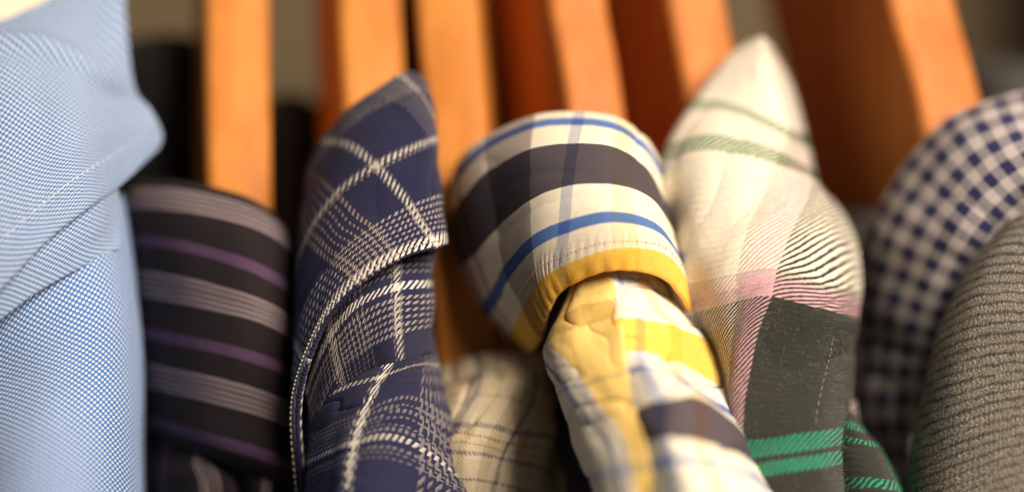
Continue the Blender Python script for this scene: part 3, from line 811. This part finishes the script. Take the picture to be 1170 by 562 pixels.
kn = thing('grey_knit_sweater', 'taupe grey ribbed knit sweater in the bottom right corner', 'sweater', W(1120, 620, 1))
rowsK = [
    [(1152, 300, 3.4), (1146, 272, 2.2), (1158, 256, 1.4), (1180, 243, 1.0), (1230, 235, 0.9)],
    [(1112, 340, 3.0), (1106, 320, 1.7), (1124, 304, 0.8), (1155, 295, 0.4), (1225, 298, 0.3)],
    [(1082, 415, 2.8), (1074, 393, 1.5), (1096, 373, 0.5), (1138, 358, 0.0), (1222, 358, -0.1)],
    [(1070, 475, 2.8), (1060, 458, 1.4), (1088, 443, 0.3), (1136, 429, -0.1), (1220, 420, -0.3)],
    [(1060, 530, 2.8), (1049, 516, 1.3), (1082, 500, 0.2), (1136, 480, -0.3), (1220, 462, -0.5)],
    [(1050, 600, 2.8), (1040, 592, 1.3), (1074, 576, 0.0), (1136, 552, -0.6), (1220, 526, -0.8)],
    [(1046, 710, 2.8), (1034, 700, 1.3), (1072, 685, 0.0), (1136, 662, -0.8), (1220, 636, -1.0)]]
pkn = Patch(rowsK, [0, 30, 66, 112, 195], [0, 56, 118, 184, 234, 304, 414], wr=0.4, wl=70, seed=71)
def ribs(u, v):
    r = np.abs((v / 10.8) % 1.0 - 0.5) * 2
    return -0.4 * np.clip((r - 0.55) / 0.45, 0, 1) ** 1.5
kc = pkn.mesh('sleeve', knit_mat(), kn, thick=2.0, res=60, extra=ribs)
fibres(pkn, fib_d, kc, 3500, (0, 5.2), (0.8, 4.0), length=0.0010, rad=0.000013, off=0.0009, seed=7)

# ================================================================== dark garments behind, added dark backings and closet wall
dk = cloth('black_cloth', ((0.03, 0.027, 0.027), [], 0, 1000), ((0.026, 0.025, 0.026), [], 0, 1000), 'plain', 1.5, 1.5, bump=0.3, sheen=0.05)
def dark_cloth(name, label, cat, x0, x1, ytop, yd, mat, tilt=0):
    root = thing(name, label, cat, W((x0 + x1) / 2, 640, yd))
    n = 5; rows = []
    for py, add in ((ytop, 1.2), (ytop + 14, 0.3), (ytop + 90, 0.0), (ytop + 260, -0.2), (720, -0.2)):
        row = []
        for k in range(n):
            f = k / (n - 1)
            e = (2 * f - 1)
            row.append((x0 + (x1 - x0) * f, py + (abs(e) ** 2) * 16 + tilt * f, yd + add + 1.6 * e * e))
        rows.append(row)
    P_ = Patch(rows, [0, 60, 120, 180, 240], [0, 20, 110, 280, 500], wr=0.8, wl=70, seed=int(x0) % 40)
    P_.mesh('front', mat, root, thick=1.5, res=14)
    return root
dark_cloth('black_shirt_or_backing', 'plain black shirt in the gap between the blue shirt and the first hanger', 'shirt', 120, 262, 42, 6.5, dk)
dark_cloth('black_shirt_or_backing', 'plain black garment in the gap between the first two hangers', 'shirt', 290, 372, 108, 7.0, dk, 4)
dark_cloth('dark_grey_shirt', 'dark grey cloth just visible right of the widest hanger above the gingham', 'shirt', 1090, 1260, 62, 9.5,
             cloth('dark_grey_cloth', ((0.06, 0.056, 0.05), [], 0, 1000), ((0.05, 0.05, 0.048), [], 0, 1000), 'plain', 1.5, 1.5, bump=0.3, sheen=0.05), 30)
dark_cloth('black_shirt_or_backing', 'added black backing that darkens the deep gap under the wide right hanger', 'shirt', 905, 1075, 165, 10.5, dk, 0)  # added so this gap stays dark instead of showing lit wall
dark_cloth('black_shirt_or_backing', 'added black backing for the dark gaps low behind the yellow plaid and beige checked shirts', 'shirt', 540, 780, 150, 9.6, dk, 0)  # put in to keep the interior behind these shirts dark

dark_cloth('brown_backing', 'added dark brown backing that darkens the narrow gaps between the middle hangers', 'garment', 425, 800, -140, 8.2,  # invented backing, hides the lit wall so the gaps read dark
             cloth('brown_backing_cloth', ((0.055, 0.034, 0.02), [], 0, 1000), ((0.045, 0.03, 0.02), [], 0, 1000), 'plain', 1.5, 1.5, bump=0.3, sheen=0.05), 0)

wallm = plain_mat('olive_wall', (0.105, 0.076, 0.038), 0.9, 0.12, 30, 0)
me = bpy.data.meshes.new('wall')
y = 0.22
me.from_pydata([(-.6, y, -.5), (.6, y, -.5), (.6, y, .6), (-.6, y, .6), (-.6, y + .01, -.5), (.6, y + .01, -.5), (.6, y + .01, .6), (-.6, y + .01, .6)], [],
               [(0, 1, 2, 3), (5, 4, 7, 6), (4, 0, 3, 7), (1, 5, 6, 2), (3, 2, 6, 7), (4, 5, 1, 0)])
tag(link('wall', me, wallm), kind='structure')

me = bpy.data.meshes.new('wall_shade_panel')  # added unseen panel, keeps light off the right part of the wall
x = 0.137
me.from_pydata([(x, .16, -.5), (x + .016, .16, -.5), (x + .016, .22, -.5), (x, .22, -.5), (x, .16, .6), (x + .016, .16, .6), (x + .016, .22, .6), (x, .22, .6)], [],
               [(0, 3, 2, 1), (4, 5, 6, 7), (0, 1, 5, 4), (1, 2, 6, 5), (2, 3, 7, 6), (3, 0, 4, 7)])
tag(link('wall_shade_panel', me, plain_mat('brown_panel', (0.09, 0.055, 0.028), 0.6, 0.2, 30, 0)), kind='structure')

# ------------------------------------------------------------------ light
world = bpy.data.worlds.new('World'); scene.world = world; world.use_nodes = True
bg = world.node_tree.nodes['Background']
bg.inputs[0].default_value = (1.0, 0.88, 0.74, 1); bg.inputs[1].default_value = 0.085


def area(name, loc, target, size, power, color):
    L = bpy.data.lights.new(name, 'AREA'); L.shape = 'RECTANGLE'
    L.size, L.size_y = size; L.energy = power; L.color = color
    o = bpy.data.objects.new(name, L); col.objects.link(o)
    o.location = loc
    o.rotation_euler = (Vector(target) - Vector(loc)).to_track_quat('-Z', 'Y').to_euler()
    return o


area('key_lamp', (0.43, -0.56, 0.42), (0.0, 0.02, 0.0), (0.42, 0.42), 17.0, (1.0, 0.85, 0.70))
area('cool_fill', (-0.55, -0.65, 0.25), (-0.03, 0.02, 0.0), (0.35, 0.5), 0.12, (0.80, 0.90, 1.0))  # added weak cool fill from the left, not a known window

# ------------------------------------------------------------------ camera
cam = bpy.data.cameras.new('camera'); co = bpy.data.objects.new('camera', cam); col.objects.link(co)
co.location = (0, -D, 0); co.rotation_euler = (math.radians(90), 0, 0)
cam.lens = 100; cam.sensor_width = 36; cam.clip_start = 0.01; cam.clip_end = 10
cam.dof.use_dof = True; cam.dof.focus_distance = D; cam.dof.aperture_fstop = 2.8
scene.camera = co
scene.view_settings.view_transform = 'Standard'
scene.view_settings.look = 'None'
scene.view_settings.exposure = 0.0
